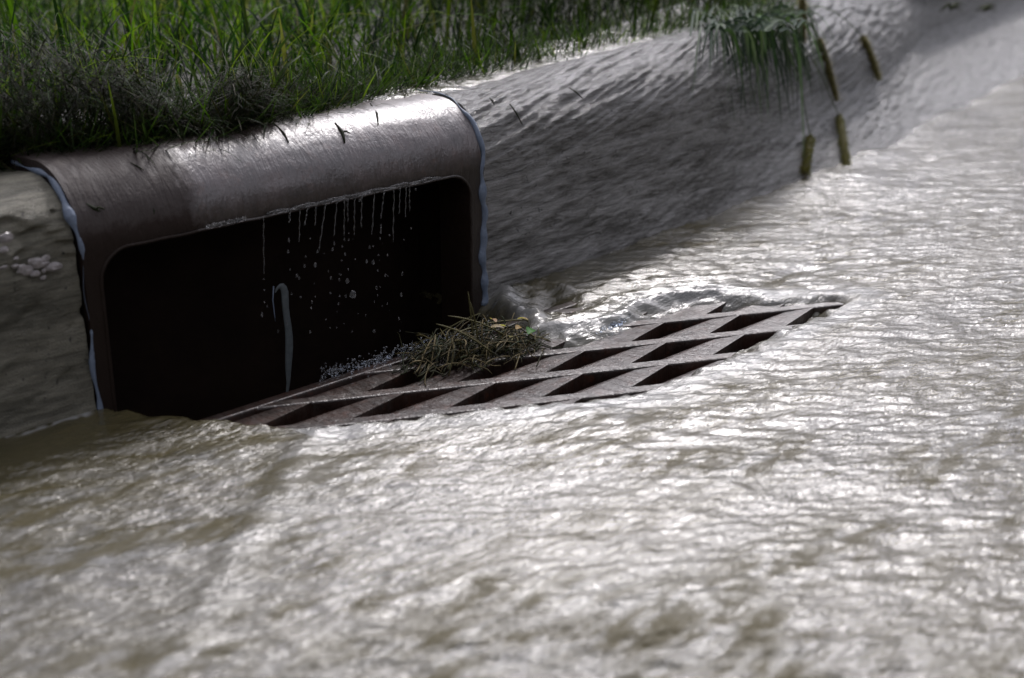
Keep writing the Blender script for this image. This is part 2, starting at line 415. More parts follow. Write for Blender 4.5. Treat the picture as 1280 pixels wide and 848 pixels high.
# ------------------------------------------------------------------ cast iron hood
HX0, HX1 = .0, .577; OX0, OX1, OZ, CR = .016, .560, .181, .038
hood = empty('storm_drain_hood', (0, 0, 0))
tag(hood, 'rusty brown cast iron drain hood with rounded wet top and wide dark opening', 'drain hood')
def zopen(x):
    if x < OX0 or x > OX1: return -.09
    e = min(x-OX0, OX1-x)
    if e < CR: return OZ-CR+math.sqrt(max(CR*CR-(CR-e)**2, 0))
    return OZ
xa = sorted(set(np.round(np.concatenate([np.linspace(HX0, OX0-1e-4, 5), OX0+CR*(1-np.cos(np.linspace(0, math.pi/2, 14))), np.arange(OX0+CR, OX1-CR, .005),
     OX1-CR*(1-np.cos(np.linspace(0, math.pi/2, 14))), np.linspace(OX1+1e-4, HX1, 5)]), 6)))
xa = np.array(xa)
def hprof(n=26):
    H, rad = .268, .083; p = []
    for i in range(n+1):
        a = math.pi/2*i/n; p.append((rad*(1-math.cos(a)), H-rad+rad*math.sin(a)))
    for y in (.02, .05, .09, .14, .2, .27): p.append((rad+y, H-.004*min(y/.1, 1)))
    return p
hp = hprof(); S = []
fi = field(.05, .03, 0, 31)
for x in xa:
    zo = zopen(x); low = [(0, zo+(.185-zo)*t) for t in (0, .15, .3, .45, .6, .75, .9)]
    S.append([(x, y, z+.004*math.sin(3*x+1)*0) for y, z in low+hp])
P = np.array(S); dd = samp(fi, P[..., 0], P[..., 1]+P[..., 2])*.0002; k = sstep(.19, .22, P[..., 2])
P[..., 2] += dd*k; P[..., 1] -= dd*k*.5
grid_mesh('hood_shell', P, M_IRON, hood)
# opening edge: rounded rim then the reveal going in
bl = [(OX0, -.09), (OX0, OZ-CR-.06), (OX0, OZ-CR)] + [(OX0+CR*(1-math.cos(a)), OZ-CR+CR*math.sin(a)) for a in np.linspace(0, math.pi/2, 12)[1:]]
br = [(OX1-CR*(1-math.cos(a)), OZ-CR+CR*math.sin(a)) for a in np.linspace(math.pi/2, 0, 12)] + [(OX1, OZ-CR-.06), (OX1, -.09)]
mid = [(x, OZ) for x in np.linspace(OX0+CR, OX1-CR, 60)[1:-1]]
bd = bl+mid+br; n = len(bd); rows = []
cx, cz = (OX0+OX1)/2, .0
for (off, y) in ((0, 0), (.0005, -.0015), (.002, -.0025), (.0038, -.001), (.0045, .002), (.005, .02), (.007, .055), (.007, .058)):
    rr_ = []
    for i, (x, z) in enumerate(bd):
        a, b = bd[max(i-1, 0)], bd[min(i+1, n-1)]; tx, tz = b[0]-a[0], b[1]-a[1]; l = math.hypot(tx, tz); nx, nz = tz/l, -tx/l
        jag = .0006*math.sin(x*90)*math.sin(x*37)
        rr_.append((x+nx*off, y, z+nz*(off+jag)))
    rows.append(rr_)
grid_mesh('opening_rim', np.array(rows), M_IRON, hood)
# inner end cheeks and underside so the shell has thickness
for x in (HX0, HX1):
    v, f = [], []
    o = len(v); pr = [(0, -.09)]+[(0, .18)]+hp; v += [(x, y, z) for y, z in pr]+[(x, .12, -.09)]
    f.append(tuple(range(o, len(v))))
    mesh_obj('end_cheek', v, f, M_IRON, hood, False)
lipb = MB()
for (a, b) in ((.150, .205), (.232, .505)):
    nn = 40; pts = [(a+(b-a)*i/nn, -.002, OZ+.0015+.0008*math.sin(i*.9)+.0005*math.sin(i*2.3)) for i in range(nn+1)]
    lipb.add(tube(pts, [.0026*(.75+.35*math.sin(i*.55+a*30)**2)*(1 if 1 < i < nn-1 else .4) for i in range(nn+1)], 8))
wb = lipb.build('water_bead', M_DROP, hood)

# ------------------------------------------------------------------ catch basin
X0, X1, Y0, Y1, ZB = -.012, 1.02, -.425, .13, -.75
bas = empty('catch_basin', (.48, -.14, ZB)); tag(bas, 'black pit of the catch basin seen through the hood opening and grate', 'catch basin')
def wallq(q): 
    o = mesh_obj('pit_wall', [Vector(p)-bas.location for p in q], [(0, 1, 2, 3)], M_BASIN, bas, False)
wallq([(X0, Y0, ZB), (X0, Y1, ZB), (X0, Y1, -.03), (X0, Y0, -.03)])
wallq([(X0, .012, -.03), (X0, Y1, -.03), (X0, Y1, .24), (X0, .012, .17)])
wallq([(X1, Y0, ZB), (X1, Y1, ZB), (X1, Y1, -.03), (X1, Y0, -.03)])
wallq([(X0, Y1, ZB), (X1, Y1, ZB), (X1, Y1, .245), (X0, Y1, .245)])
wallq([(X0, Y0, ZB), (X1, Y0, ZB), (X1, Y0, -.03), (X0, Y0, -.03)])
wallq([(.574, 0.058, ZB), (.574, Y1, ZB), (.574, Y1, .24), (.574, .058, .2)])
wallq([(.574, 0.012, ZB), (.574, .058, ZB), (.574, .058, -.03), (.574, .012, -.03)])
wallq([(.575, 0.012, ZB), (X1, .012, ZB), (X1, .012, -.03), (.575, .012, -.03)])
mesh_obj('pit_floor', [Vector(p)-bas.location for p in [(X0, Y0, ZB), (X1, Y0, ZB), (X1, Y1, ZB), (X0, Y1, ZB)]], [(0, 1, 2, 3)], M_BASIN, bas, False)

# road sheet with the hole for the basin
B = 150; rv, rf = [], []
for (a, b, c, dd_) in ((-B, X0, -B, B), (X1, B, -B, B), (X0, X1, -B, Y0), (X0, X1, Y1, B)):
    o = len(rv); rv += [(a, c, -.035), (b, c, -.035), (b, dd_, -.035), (a, dd_, -.035)]; rf.append((o, o+1, o+2, o+3))
tag(mesh_obj('road', rv, rf, M_ROAD, None, False), kind='structure')

# ------------------------------------------------------------------ grate
GX0, GX1, GY0, GY1 = .035, 1.005, -.412, -.088
ZG = -.003
grate = empty('storm_grate', (.5, -.24, ZG)); tag(grate, 'rusty iron vane grate with slanted slots set in the flooded gutter', 'drain grate')
GL = grate.location
def loc(vf): return [Vector(p)-GL for p in vf[0]], vf[1]
def bev(o, wd=.0022):
    md = o.modifiers.new('bevel', 'BEVEL'); md.width = wd; md.segments = 2; md.limit_method = 'ANGLE'
    return o
fr = MB()
wd = .016
for q in ([(GX0, GY0), (GX1, GY0), (GX1, GY0+wd), (GX0, GY0+wd)], [(GX0, GY1-wd), (GX1, GY1-wd), (GX1, GY1), (GX0, GY1)],
          [(GX0, GY0+wd), (GX0+wd, GY0+wd), (GX0+wd, GY1-wd), (GX0, GY1-wd)], [(GX1-wd, GY0+wd), (GX1, GY0+wd), (GX1, GY1-wd), (GX1-wd, GY1-wd)]):
    fr.add(loc(prism(q, ZG, ZG-.045)))
bev(fr.build('frame', M_GRATE, grate, False))
O = np.array((.663, -.254)); U = np.array((.0955, -.051)); Vv = np.array((-.058, -.051)); Uh = U/np.linalg.norm(U)
Pn = np.array((Uh[1], -Uh[0])); Pn = Pn*np.sign(Pn@Vv)
W = np.array((.99, .14)); W = W/np.linalg.norm(W); W = -W
rowd = abs(Vv@Pn); bw = .0085
ex = (GX0+wd*.5, GX1-wd*.5, GY0+wd*.5, GY1-wd*.5)
for nrow in range(-8, 14):
    cb = O+Vv*(nrow+.5)
    q = [tuple(cb+Uh*s*2+Pn*t*bw) for s, t in ((-1, -1), (1, -1), (1, 1), (-1, 1))]
    q = clip(q, *ex)
    if len(q) >= 3:
        q = ccw(q)
        vf = prism(q, ZG-.0006, ZG-.036); bev(mesh_obj('cross_bar', *loc(vf), M_GRATE, grate, False))
    # vanes of this row: wide skewed plates that leave lens-shaped slots between them
    Vd = Vv/np.linalg.norm(Vv)
    for k_ in range(-14, 15):
        c = O+Vv*nrow+U*k_
        lo0 = c+np.array((-.060, .009))+Uh*.005; hi0 = c+np.array((.018, .011))+Uh*.050
        lo1 = c+np.array((-.060, .009))+U; hi1 = c+np.array((.018, .011))+U
        # push both edges under their bars
        lo_s = Vd*(((O+Vv*(nrow+.5)-lo0)@Pn-bw*.6)/(Vd@Pn)); hi_s = Vd*(((O+Vv*(nrow-.5)-hi0)@Pn+bw*.6)/(Vd@Pn))
        lo0 = lo0+lo_s; lo1 = lo1+lo_s; hi0 = hi0+hi_s; hi1 = hi1+hi_s
        nS = 7; secs = []
        for (a, b) in ((lo0, lo1), (hi0, hi1)):
            top = []
            for i in range(nS):
                t = i/(nS-1); top.append((*(a+(b-a)*t), ZG-.0010-.0030*(1-t)-.006*max(0, (.3-t)/.3)**1.5))
            bot = [(*(a+(b-a)*(i/(nS-1))), ZG-.040+.002*(i/(nS-1))) for i in range(nS)][::-1]
            secs.append(top+bot)
        m_ = len(secs[0])
        if not all(ex[0] < p[0] < ex[1] and ex[2] < p[1] < ex[3] for s in secs for p in s):
            ctr = c+U*.5
            if not (ex[0]-.02 < ctr[0] < ex[1]+.02 and ex[2]-.01 < ctr[1] < ex[3]+.01): continue
            secs = [[(min(max(p[0], ex[0]), ex[1]), min(max(p[1], ex[2]), ex[3]), p[2]) for p in s] for s in secs]
        Vs = secs[0]+secs[1]
        Fs = [(i, (i+1) % m_, m_+(i+1) % m_, m_+i) for i in range(m_)]+[tuple(range(m_))[::-1], tuple(range(m_, 2*m_))]
        mesh_obj('vane', *loc((Vs, Fs)), M_GRATE, grate, False)

# ------------------------------------------------------------------ water in the gutter
def seg_sd(poly, X, Y):
    inside = np.zeros(X.shape, bool); best = np.full(X.shape, 1e9); n = len(poly)
    for i in range(n):
        x0, y0 = poly[i]; x1, y1 = poly[(i+1) % n]
        dx, dy = x1-x0, y1-y0; t = np.clip(((X-x0)*dx+(Y-y0)*dy)/(dx*dx+dy*dy), 0, 1)
        best = np.minimum(best, np.hypot(X-x0-t*dx, Y-y0-t*dy))
        c = ((y0 > Y) != (y1 > Y)) & (X < dx*(Y-y0)/(dy+1e-12)+x0); inside ^= c
    return np.where(inside, best, -best)
HOLE = [(-.004, .3), (-.004, .004), (.020, -.030), (.088, -.138), (.140, -.204), (.26, -.277), (.455, -.383), (.61, -.389), (.766, -.379), (.87, -.371), (.945, -.364),
        (.90, -.325), (.85, -.285), (.82, -.240), (.765, -.200), (.70, -.190), (.665, -.205), (.60, -.200), (.545, -.185), (.53, -.145), (.562, -.08), (.590, -.012), (.600, .3)]
def axis(a0, a1, step, lo, hi):
    mid_ = np.arange(a0, a1, step); g = [step*1.05]; 
    while sum(g) < 60 and len(g) < 600: g.append(min(g[-1]*(1.012 if g[-1] < .007 else 1.06), 6))
    c = np.cumsum(g); L_ = a0-c[c < a0-lo]; R_ = mid_[-1]+c[c < hi-mid_[-1]]
    return np.concatenate([L_[::-1], mid_, R_])
ax = axis(-.42, 1.45, .0026, -60, 60); ay = axis(-.98, .12, .0026, -60, 40)
X, Y = np.meshgrid(ax, ay, indexing='ij')
A = R(-9)
f1 = field(.100, .034, R(-36), 1, ts=.004); f2 = field(.050, .016, R(-37), 2); f3 = field(.30, .13, R(-20), 3, ts=.006); f4 = field(.5, .35, 0, 4, ts=.006); f6 = field(.030, .0095, R(-38), 6); f7 = field(.26, .06, R(-36), 7, ts=.004); f5 = field(.045, .03, R(20), 5)
jm = 1-.8*sstep(.50, .58, X)*sstep(-.33, -.27, Y)
sd = seg_sd(HOLE, X, Y)+(samp(f5, X, Y)*.0035+samp(f6, X, Y)*.0012)*jm
near = np.exp(-(np.maximum(X-2.2, 0)+np.maximum(-1.4-Y, 0)+np.maximum(-X-.8, 0))*.7)
# calm pool in the lee at the left
calm = np.exp(-(((X+.12)/.20)**2+((Y-.02)/.105)**2)**1.3)
rip = (1-.93*calm)
wall = np.abs(Y-kpath(X)); 
inf_ = sstep(.26, .0, np.hypot(X-.66, (Y+.10)*1.2))       # the churned inflow right of the hood
patch = samp(f4, X, Y)
tiltp = np.exp(-(((X-.10)*.70-(Y+.78)*.71)/.24)**2-(((X-.10)*.71+(Y+.78)*.70)/.06)**2)
olive = 0*np.exp(-(((X-.10)*.70-(Y+.78)*.71)/.20)**2-(((X-.10)*.71+(Y+.78)*.70)/.045)**2)+.5*np.exp(-(((X-.45)*.80-(Y+.52)*.6)/.30)**2-(((X-.45)*.6+(Y+.52)*.80)/.05)**2)
olive = np.clip(olive+.22*np.clip(samp(f3, X, Y)-.3, 0, 2)+.10*np.clip(samp(f7, X, Y), -1, 2), -.15, .8)
amp7 = np.clip(1.12-.75*olive+.5*tiltp, .3, 1.7)
Z = .004+(samp(f1, X, Y)*.00046+samp(f2, X, Y)*.00034+samp(f6, X, Y)*.00020)*rip*near*amp7
Z += samp(f3, X, Y)*.0008*rip*near+samp(f4, X, Y)*.0003*near
# standing ridges round the inflow, feeding into the grate
rd = np.hypot((X-.60), (Y+.02)*1.0)
reg = sstep(.50, .56, X)*sstep(-.28, -.20, Y)*sstep(1.0, .8, X)
Z += reg*(.0042*np.sin(-sd*2*math.pi/.042+samp(f7, X, Y)*.8+samp(f3, X, Y)*1.2)+.0006*samp(f2, X, Y))*np.exp(-np.maximum(-sd, 0)/.085)
Z += .004*np.exp(-((sd+.030)/.016)**2)*reg
hol = np.exp(-((X-.628)/.036)**2-((Y+.075)/.045)**2); Z -= .020*hol; Z += .003*np.exp(-((np.hypot((X-.628)/.9, (Y+.07))-.062)/.012)**2)*sstep(-.02, .03, Y+.09)
pp = ((X-.10)*.71+(Y+.78)*.70); Z += .010*np.exp(-(((X-.10)*.70-(Y+.78)*.71)/.26)**2)*.5*(1+np.tanh((pp)/.035))*np.exp(-np.maximum(pp, 0)/.2)
# diverging wave off the left front corner of the grate
ldist = (X-.155)*(-.62)+(Y+.20)*(.78); along = (X-.155)*(-.78)+(Y+.20)*(-.62)
Z += .0045*np.exp(-((ldist)/.018)**2)*sstep(-.02, .05, along)*np.exp(-np.maximum(along, 0)/.45)
# olive trough upstream of the grate
tr_ = np.exp(-(((X-1.0)+(Y+.235)*.5)/.12)**2-((Y+.235+(X-1.0)*.02)/.016)**2)
Z -= .004*tr_
ks = np.maximum(kpath(X)-Y, -.05); Z += (.007+.0022*samp(f3, X, Y))*np.exp(-np.maximum(ks, 0)/.045)*sstep(.72, 1.0, X)*(ks > -.04)
# pull down over the edge into the pit
e = np.maximum(sd+.005, 0); Z -= np.minimum(e*.35+ (e**2)*22, .10)
rise = sstep(.03, 0, Y-kpath(X)+.0) 
ripc = np.clip(rip*(1.0-.6*olive+.4*tiltp-.35*reg*np.exp(-np.maximum(-sd, 0)/.09))*(1-.5*tr_), .05, 1.3)
# downstream shore of the kerb: slightly up-slope far right
foam = np.clip(.22*np.exp(-((sd+.018)/.022)**2)*(X > .12)+.03*np.clip(samp(f3, X, Y)-.4, 0, 1.5), 0, .8)
foam += .10*np.exp(-((ldist+.01)/.03)**2)*sstep(-.02, .05, along)*np.exp(-np.maximum(along, 0)/.3)
foam *= (1-calm)
line = np.exp(-((Y+.001+.003*samp(f5, X, Y))/.004)**2)*(X < .0)*(X > -.5)*np.clip(.5+samp(f5, X*1.7, Y), 0, 1); foam = np.clip(foam+line*.35, 0, .9)
keep = (sd < .026)
kf = keep[:-1, :-1] & keep[1:, 1:] & keep[1:, :-1] & keep[:-1, 1:]
Z = np.maximum(Z, -.06)
mudf = .50+.34*samp(f3, X, Y)+.22*samp(f7, X, Y)+.9*tiltp+.9*tr_+.6*np.exp(-(((X-.27)*.80-(Y+.45)*.6)/.35)**2-(((X-.27)*.6+(Y+.45)*.80)/.045)**2)
mudf = np.clip(mudf, 0, 1)*(1-.7*reg)*(1-.6*sstep(1.0, 1.8, X))
water = grid_mesh('water', np.stack([X, Y, Z], -1), M_WATER, cols=np.stack([ripc, foam, mudf], -1), mask=kf)
tag(water, kind='structure')

# ------------------------------------------------------------------ lawn ground
LX = np.concatenate([-np.geomspace(3, 140, 14)[::-1], np.arange(-2.9, 5, .06), np.geomspace(5.1, 140, 18)])
LT = np.concatenate([[0, .02, .05, .08, .12], np.arange(.17, 3, .06), np.geomspace(3.2, 140, 16)])
fl = field(.25, .2, 0, 41, ts=.006)
GXm, GT = np.meshgrid(LX, LT, indexing='ij')
tk = sstep(.7, 2.6, GXm)
GYm = kpath(GXm)+.150+.16*tk+GT
GZ = .236+.012*sstep(.02, .3, GT)+samp(fl, GXm, GYm)*.006*np.exp(-GT*.3)-.02*(GT < .01)
lawn = grid_mesh('lawn_ground', np.stack([GXm, GYm, GZ], -1), M_SOIL); tag(lawn, kind='structure')
# shallow water spilling off the lawn over the kerb top
ox = np.arange(.36, 1.9, .005); ot = np.arange(.0, .17, .005); OX_, OT_ = np.meshgrid(ox, ot, indexing='ij')
OY_ = kpath(OX_)+kbat(OX_)+krad(OX_)+OT_-.012
OZ_ = .2715+.017*sstep(.6, 1.1, OX_)*1.0+(samp(f2, OX_, OY_)*.0004+samp(f1, OX_, OY_)*.0006)*1.0-.012*sstep(.05, .0, OT_)-.03*sstep(1.5, 1.9, OX_)-.010*sstep(.52, .36, OX_)-.004
ow = grid_mesh('overflow_water', np.stack([OX_, OY_, OZ_], -1), M_OVER, cols=np.stack([.8+0*OX_, .0*OX_, 0*OX_], -1)); tag(ow, kind='structure')

# ------------------------------------------------------------------ grass
def blades(name, base, length, width, lean_dir, lean, curl, colr, mat, nseg=5, tipcol=1.25, sag=0.0, parent=None):
    """vectorised grass blades. base (n,3)"""
    n = len(base); t = np.linspace(0, 1, nseg+1)
    ang = lean[:, None]+curl[:, None]*t[None]            # angle from vertical
    ds = length[:, None]/nseg
    hx = np.cumsum(np.sin(ang)*ds, 1)-np.sin(ang)*ds; hz = np.cumsum(np.cos(ang)*ds, 1)-np.cos(ang)*ds
    dx, dy = np.cos(lean_dir)[:, None], np.sin(lean_dir)[:, None]
    wob = rng.normal(0, .12, (n, 1))*hx
    cx = base[:, 0:1]+hx*dx-wob*dy; cy = base[:, 1:2]+hx*dy+wob*dx; cz = base[:, 2:3]+hz
    fa = lean_dir[:, None]+math.pi/2+rng.normal(0, .6, (n, 1))
    wd_ = width[:, None]*.5*np.clip(1.15-t[None]**2.2*1.12, .04, 1)
    ax_, ay_ = np.cos(fa)*wd_, np.sin(fa)*wd_
    Lp = np.stack([cx-ax_, cy-ay_, cz], -1); Rp = np.stack([cx+ax_, cy+ay_, cz], -1); Cp = np.stack([cx, cy, cz-width[:, None]*.12], -1)
    V = np.stack([Lp, Cp, Rp], 2).reshape(n, -1, 3)       # n, (nseg+1)*3, 3
    k = (nseg+1)*3; q = []
    for i in range(nseg):
        for j in (0, 1): q.append([i*3+j, i*3+j+1, (i+1)*3+j+1, (i+1)*3+j])
    q = np.array(q)[None]+(np.arange(n)*k)[:, None, None]; q = q.reshape(-1, 4).astype(np.int32)
    V = V.reshape(-1, 3).astype(np.float32)
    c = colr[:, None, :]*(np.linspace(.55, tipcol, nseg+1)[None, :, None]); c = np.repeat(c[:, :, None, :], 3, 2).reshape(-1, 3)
    me = D.meshes.new(name); me.vertices.add(len(V)); me.vertices.foreach_set('co', V.ravel())
    me.loops.add(q.size); me.loops.foreach_set('vertex_index', q.ravel()); me.polygons.add(len(q))
    me.polygons.foreach_set('loop_start', np.arange(0, q.size, 4, dtype=np.int32)); me.polygons.foreach_set('loop_total', np.full(len(q), 4, dtype=np.int32))
    me.update(calc_edges=True); me.polygons.foreach_set('use_smooth', [True]*len(q))
    a = me.color_attributes.new('tint', 'FLOAT_COLOR', 'POINT'); cc = np.ones((len(V), 4), np.float32); cc[:, :3] = c; a.data.foreach_set('color', cc.ravel())
    me.materials.append(mat); o = D.objects.new(name, me); COL.objects.link(o)
    if parent is not None: o.parent = parent
    return o
def greens(n, kind=0):
    k = rng.random((n, 1)); g1 = np.array((.070, .125, .012)); g2 = np.array((.150, .190, .026)); g3 = np.array((.014, .032, .012))
    c = np.where(k < .36, g1, np.where(k < .52, g2, np.where(k < .58, np.array((.16, .14, .06)), g3)))*rng.uniform(.45, 1.25, (n, 1))
    if kind: c = np.where(rng.random((n, 1)) < .45, np.array((.03, .045, .02)), c*.55)
    return c
def edge(x): return np.interp(x, [-.02, .12, .39, .58, .8, 1.1, 1.33, 1.53, 1.8, 3], [.17, .085, .11, .175, .185, .20, .225, .24, .35, .9])
# upright lawn
for nm_, n, hk, wk, ml in (('lawn_grass', 30000, 1.0, 1.0, .6), ('tall_grass', 5000, 1.6, 1.7, .8)):
    bx = rng.uniform(-.9, 3.4, n); off = rng.random(n)**1.15*2.3+.03+.02*samp(fl, bx*4, bx*0+.3); by = edge(bx)+off
    cl_ = samp(fl, bx*2.2, by*2.2)
    keepb = ~((bx > 1.8) & (by-.35 < (bx-1.8)*1.05)) & (rng.random(n) < .75+.35*cl_); bx, by, off, cl_ = bx[keepb], by[keepb], off[keepb], cl_[keepb]; n = len(bx)
    hs = np.clip(.65+off*1.6, .4, 1)*(1-.25*sstep(.4, 1.1, bx)*sstep(.9, .2, off))*(1+.18*cl_)
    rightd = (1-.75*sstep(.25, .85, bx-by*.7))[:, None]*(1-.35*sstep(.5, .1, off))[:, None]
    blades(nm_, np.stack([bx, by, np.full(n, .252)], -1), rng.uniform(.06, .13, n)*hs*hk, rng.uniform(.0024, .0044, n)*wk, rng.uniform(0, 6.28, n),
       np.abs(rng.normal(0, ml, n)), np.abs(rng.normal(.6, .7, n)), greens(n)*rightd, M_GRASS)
    tag(D.objects[nm_], kind='stuff', label='green backlit lawn grass growing behind the kerb' if hk == 1 else 'longer bending grass blades rising out of the lawn', cat='grass')
# low straggling edge grass
n = 15000
bx = rng.uniform(-.6, 1.85, n); by = edge(bx)+np.abs(rng.normal(0, .08, n))-.014
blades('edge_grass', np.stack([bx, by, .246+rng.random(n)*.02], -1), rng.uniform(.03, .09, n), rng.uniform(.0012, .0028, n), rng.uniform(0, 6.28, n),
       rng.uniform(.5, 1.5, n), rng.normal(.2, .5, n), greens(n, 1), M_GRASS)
tag(D.objects['edge_grass'], kind='stuff', label='low dark straggling grass along the top edge of the kerb', cat='grass')
# matted dead clippings at the front of the lawn, left
n = 21000
cen = rng.random(n); bx = -.45+cen*.95; heap = .050+.035*np.sin(bx*9+1)+.028*np.sin(bx*23)+.02*np.sin(bx*51)
heap = heap*sstep(.52, .25, bx)+.012
clump = np.clip(samp(field(.12, .12, 0, 77, ts=.004), bx, bx*0), -1, 2); yy = np.abs(rng.normal(0, .055, n)); by = .094-.014*clump*sstep(-.02, .08, bx)+.055*sstep(.06, -.02, bx)+.012*np.sin(bx*13+1)+.04*sstep(.15, .4, bx)+yy
bz = .258+rng.random(n)*heap*np.exp(-((yy-.05)/.07)**2)*1.1
dc = np.array((.022, .019, .008))*rng.uniform(.35, 1.6, (n, 1)); gsel = rng.random((n, 1)) < .35; dc = np.where(gsel, np.array((.014, .030, .005))*rng.uniform(.5, 1.6, (n, 1)), dc)
blades('dead_clippings', np.stack([bx, by, bz], -1), rng.uniform(.02, .065, n), rng.uniform(.0007, .0018, n), rng.uniform(0, 6.28, n),
       rng.normal(1.45, .35, n), rng.normal(.25, .6, n), dc, M_DEAD)
tag(D.objects['dead_clippings'], kind='stuff', label='matted dark heap of dead grass clippings on the iron hood', cat='clippings')

# ------------------------------------------------------------------ hanging tuft with seed heads
tx = 1.42
tp = onz(965, 30, .285)
tuft = empty('grass_tuft', tuple(tp)); tag(tuft, 'tuft of long weedy grass drooping over the right kerb with bristly seed heads', 'grass tuft')
def hang_blade(px0, py0, px1, py1, z0=.285, lift=.02, wdt=.004, dark=1.0, yoff=.02):
    a = onz(px0, py0, z0+.01)
    # the tip lies just in front of the kerb face
    b = None
    for z in np.linspace(.32, .0, 200):
        q = onz(px1, py1, float(z))
        if q.y > kface(q.x, float(z))-yoff*.5: b = q; break
    if b is None: b = onz(px1, py1, .02)
    pts = []
    for i in range(9):
        t = i/8; p = a.lerp(b, t); p.z += lift*math.sin(math.pi*t)*1.2+.5*max(a.z-b.z, 0)*(t-t*t)*1.3; pts.append(p)
    return pts
def flat_blade(pts, wdt):
    n = len(pts); V, Fc = [], []
    for i, p in enumerate(pts):
        t = (pts[min(i+1, n-1)]-pts[max(i-1, 0)]).normalized(); s = t.cross(Vector((-.5, -.6, .4))).normalized()
        k = wdt*.5*max(1-(i/(n-1))**2.5, .05); nn = t.cross(s)
        V += [p-s*k, p+nn*k*.25, p+s*k]
    for i in range(n-1):
        for j in (0, 1): Fc.append((i*3+j, i*3+j+1, (i+1)*3+j+1, (i+1)*3+j))
    return V, Fc
rr = random.Random(5); mb = MB()
for i in range(170):
    x0 = rr.uniform(870, 1000); x1 = x0+rr.gauss(28, 24); y1 = rr.uniform(80, 160)
    if rr.random() < .5: y1 = rr.uniform(65, 120)
    pts = hang_blade(x0, rr.uniform(5, 40), min(x1, 1050), y1)
    c = rr.choice([(.030, .055, .034), (.018, .036, .02), (.05, .085, .035), (.12, .15, .11)]); k = rr.uniform(.6, 1.3)
    mb.add(flat_blade([p-tp for p in pts], rr.uniform(.0028, .0062)), (c[0]*k, c[1]*k, c[2]*k))
for (a, b, c_, d_) in ((945, 20, 1000, 120), (960, 18, 1010, 105), (948, 20, 960, 150), (985, 10, 1005, 200), (975, 20, 1035, 110), (980, 20, 1005, 170)):
    mb.add(flat_blade([p-tp for p in hang_blade(a, b, c_, d_)], .006), (.16, .24, .12))
mb.build('blade', M_TUFT, tuft)
def seed_head(px0, py0, px1, py1, src):
    def near_pt(px, py, up_=0.0):
        for z in np.linspace(.36, .0, 260):
            q = onz(px, py, float(z))
            if q.y > (kface(q.x, float(z)) if z < .285 else float(kpath(q.x))+.12)-.012: return q
        return onz(px, py, .02)
    a, b = near_pt(px0, py0), near_pt(px1, py1); 
    s = tp+Vector((rr.uniform(-.03, .05), rr.uniform(-.02, .03), .0))
    st = [s.lerp(a, i/6)+Vector((0, 0, .05*math.sin(math.pi*i/6)*.9)) for i in range(7)]
    stem = mesh_obj('stem', [v-tp for v in tube(st, .0009, 5)[0]], tube(st, .0009, 5)[1], M_DEAD, tuft, cols=[(.10, .13, .06)]*(7*5+2))
    m2 = MB(); pts = [a.lerp(b, i/10)+Vector((0, 0, .004*math.sin(math.pi*i/10))) for i in range(11)]
    R0 = .0064; vf = tube(pts, [R0*(.5+.6*math.sin(math.pi*min(i/10*.9+.1, 1))**.5) for i in range(11)], 8)
    m2.add(([v-tp for v in vf[0]], vf[1]), (.09, .08, .03))
    ax_ = (b-a).normalized(); s1 = ax_.orthogonal().normalized(); s2 = ax_.cross(s1)
    for k in range(700):
        t = rr.random(); an = rr.uniform(0, 6.28); o = a.lerp(b, t)+Vector((0, 0, .004*math.sin(math.pi*t))); dr = s1*math.cos(an)+s2*math.sin(an)
        e0 = o+dr*R0*.7; e1 = o+dr*(R0+rr.uniform(.003, .008))+ax_*rr.uniform(.001, .005); sd_ = dr.cross(ax_)*.0007
        g = rr.uniform(.6, 1.5); m2.add(([e0-sd_-tp, e0+sd_-tp, e1-tp], [(0, 1, 2)]), (.20*g, .17*g, .07*g))
    m2.build('seed_head', M_DEAD, tuft, False)
for q in ((1003, -4, 1003, 52), (1024, 48, 1046, 126), (1049, 146, 1059, 214), (1013, 172, 1006, 218), (1078, 46, 1098, 98)): seed_head(*q, None)

# ------------------------------------------------------------------ sealant beads
def hood_top(y):
    H, rad = .268, .083
    if y >= rad: return H
    return H-rad+math.sqrt(max(rad*rad-(rad-y)**2, 0))
def bead(name, x, H, rad, radf, label, y1=.16, z0=-.012, xf=lambda s: 0):
    pts = [(x, .0006, z0+(H-rad-z0)*i/40) for i in range(40)]+[(x, rad-(rad-.0006)*math.cos(math.pi/2*i/24), H-rad+(rad-.0006)*math.sin(math.pi/2*i/24)) for i in range(25)]
    pts += [(x, rad+(y1-rad)*i/10, H-.0006) for i in range(1, 11)]
    n = len(pts); pts = [Vector(p)+Vector((xf(i/(n-1)), 0, 0)) for i, p in enumerate(pts)]
    rd_ = [max(radf(i/(n-1)), .0003) for i in range(n)]
    rb_ = random.Random(len(name)+int(x*100)); w0 = 1.0; rn = []
    for q_ in rd_: w0 = min(max(w0+rb_.uniform(-.16, .16), .62), 1.3); rn.append(q_*w0)
    v, f = tube(pts, rn, 10); o = mesh_obj(name, v, f, M_SEAL); tag(o, label, 'sealant')
    return o
bead('sealant_bead', .5795, .271, .085, lambda s: (.0050+.0012*math.sin(s*31)+.0010*math.sin(s*71+1))*(1-.75*float(sstep(.66, .80, s))), 'pale blue sealant bead in the joint right of the iron hood', y1=.13,
     xf=lambda s: .0022*math.sin(s*23)+.0012*math.sin(s*57))
bead('sealant_bead', -.001, .258, .079, lambda s: (.0030 if s < .30 else 0)+(.0012*math.sin(s*40))*(s < .3)+.0048*float(sstep(.50, .60, s))*(1-.5*float(sstep(.75,.95,s)))+.0016*math.sin(s*60)*(s > .55), 'blue grey sealant bead in the joint left of the iron hood', y1=.15,
     xf=lambda s: .0018*math.sin(s*26))
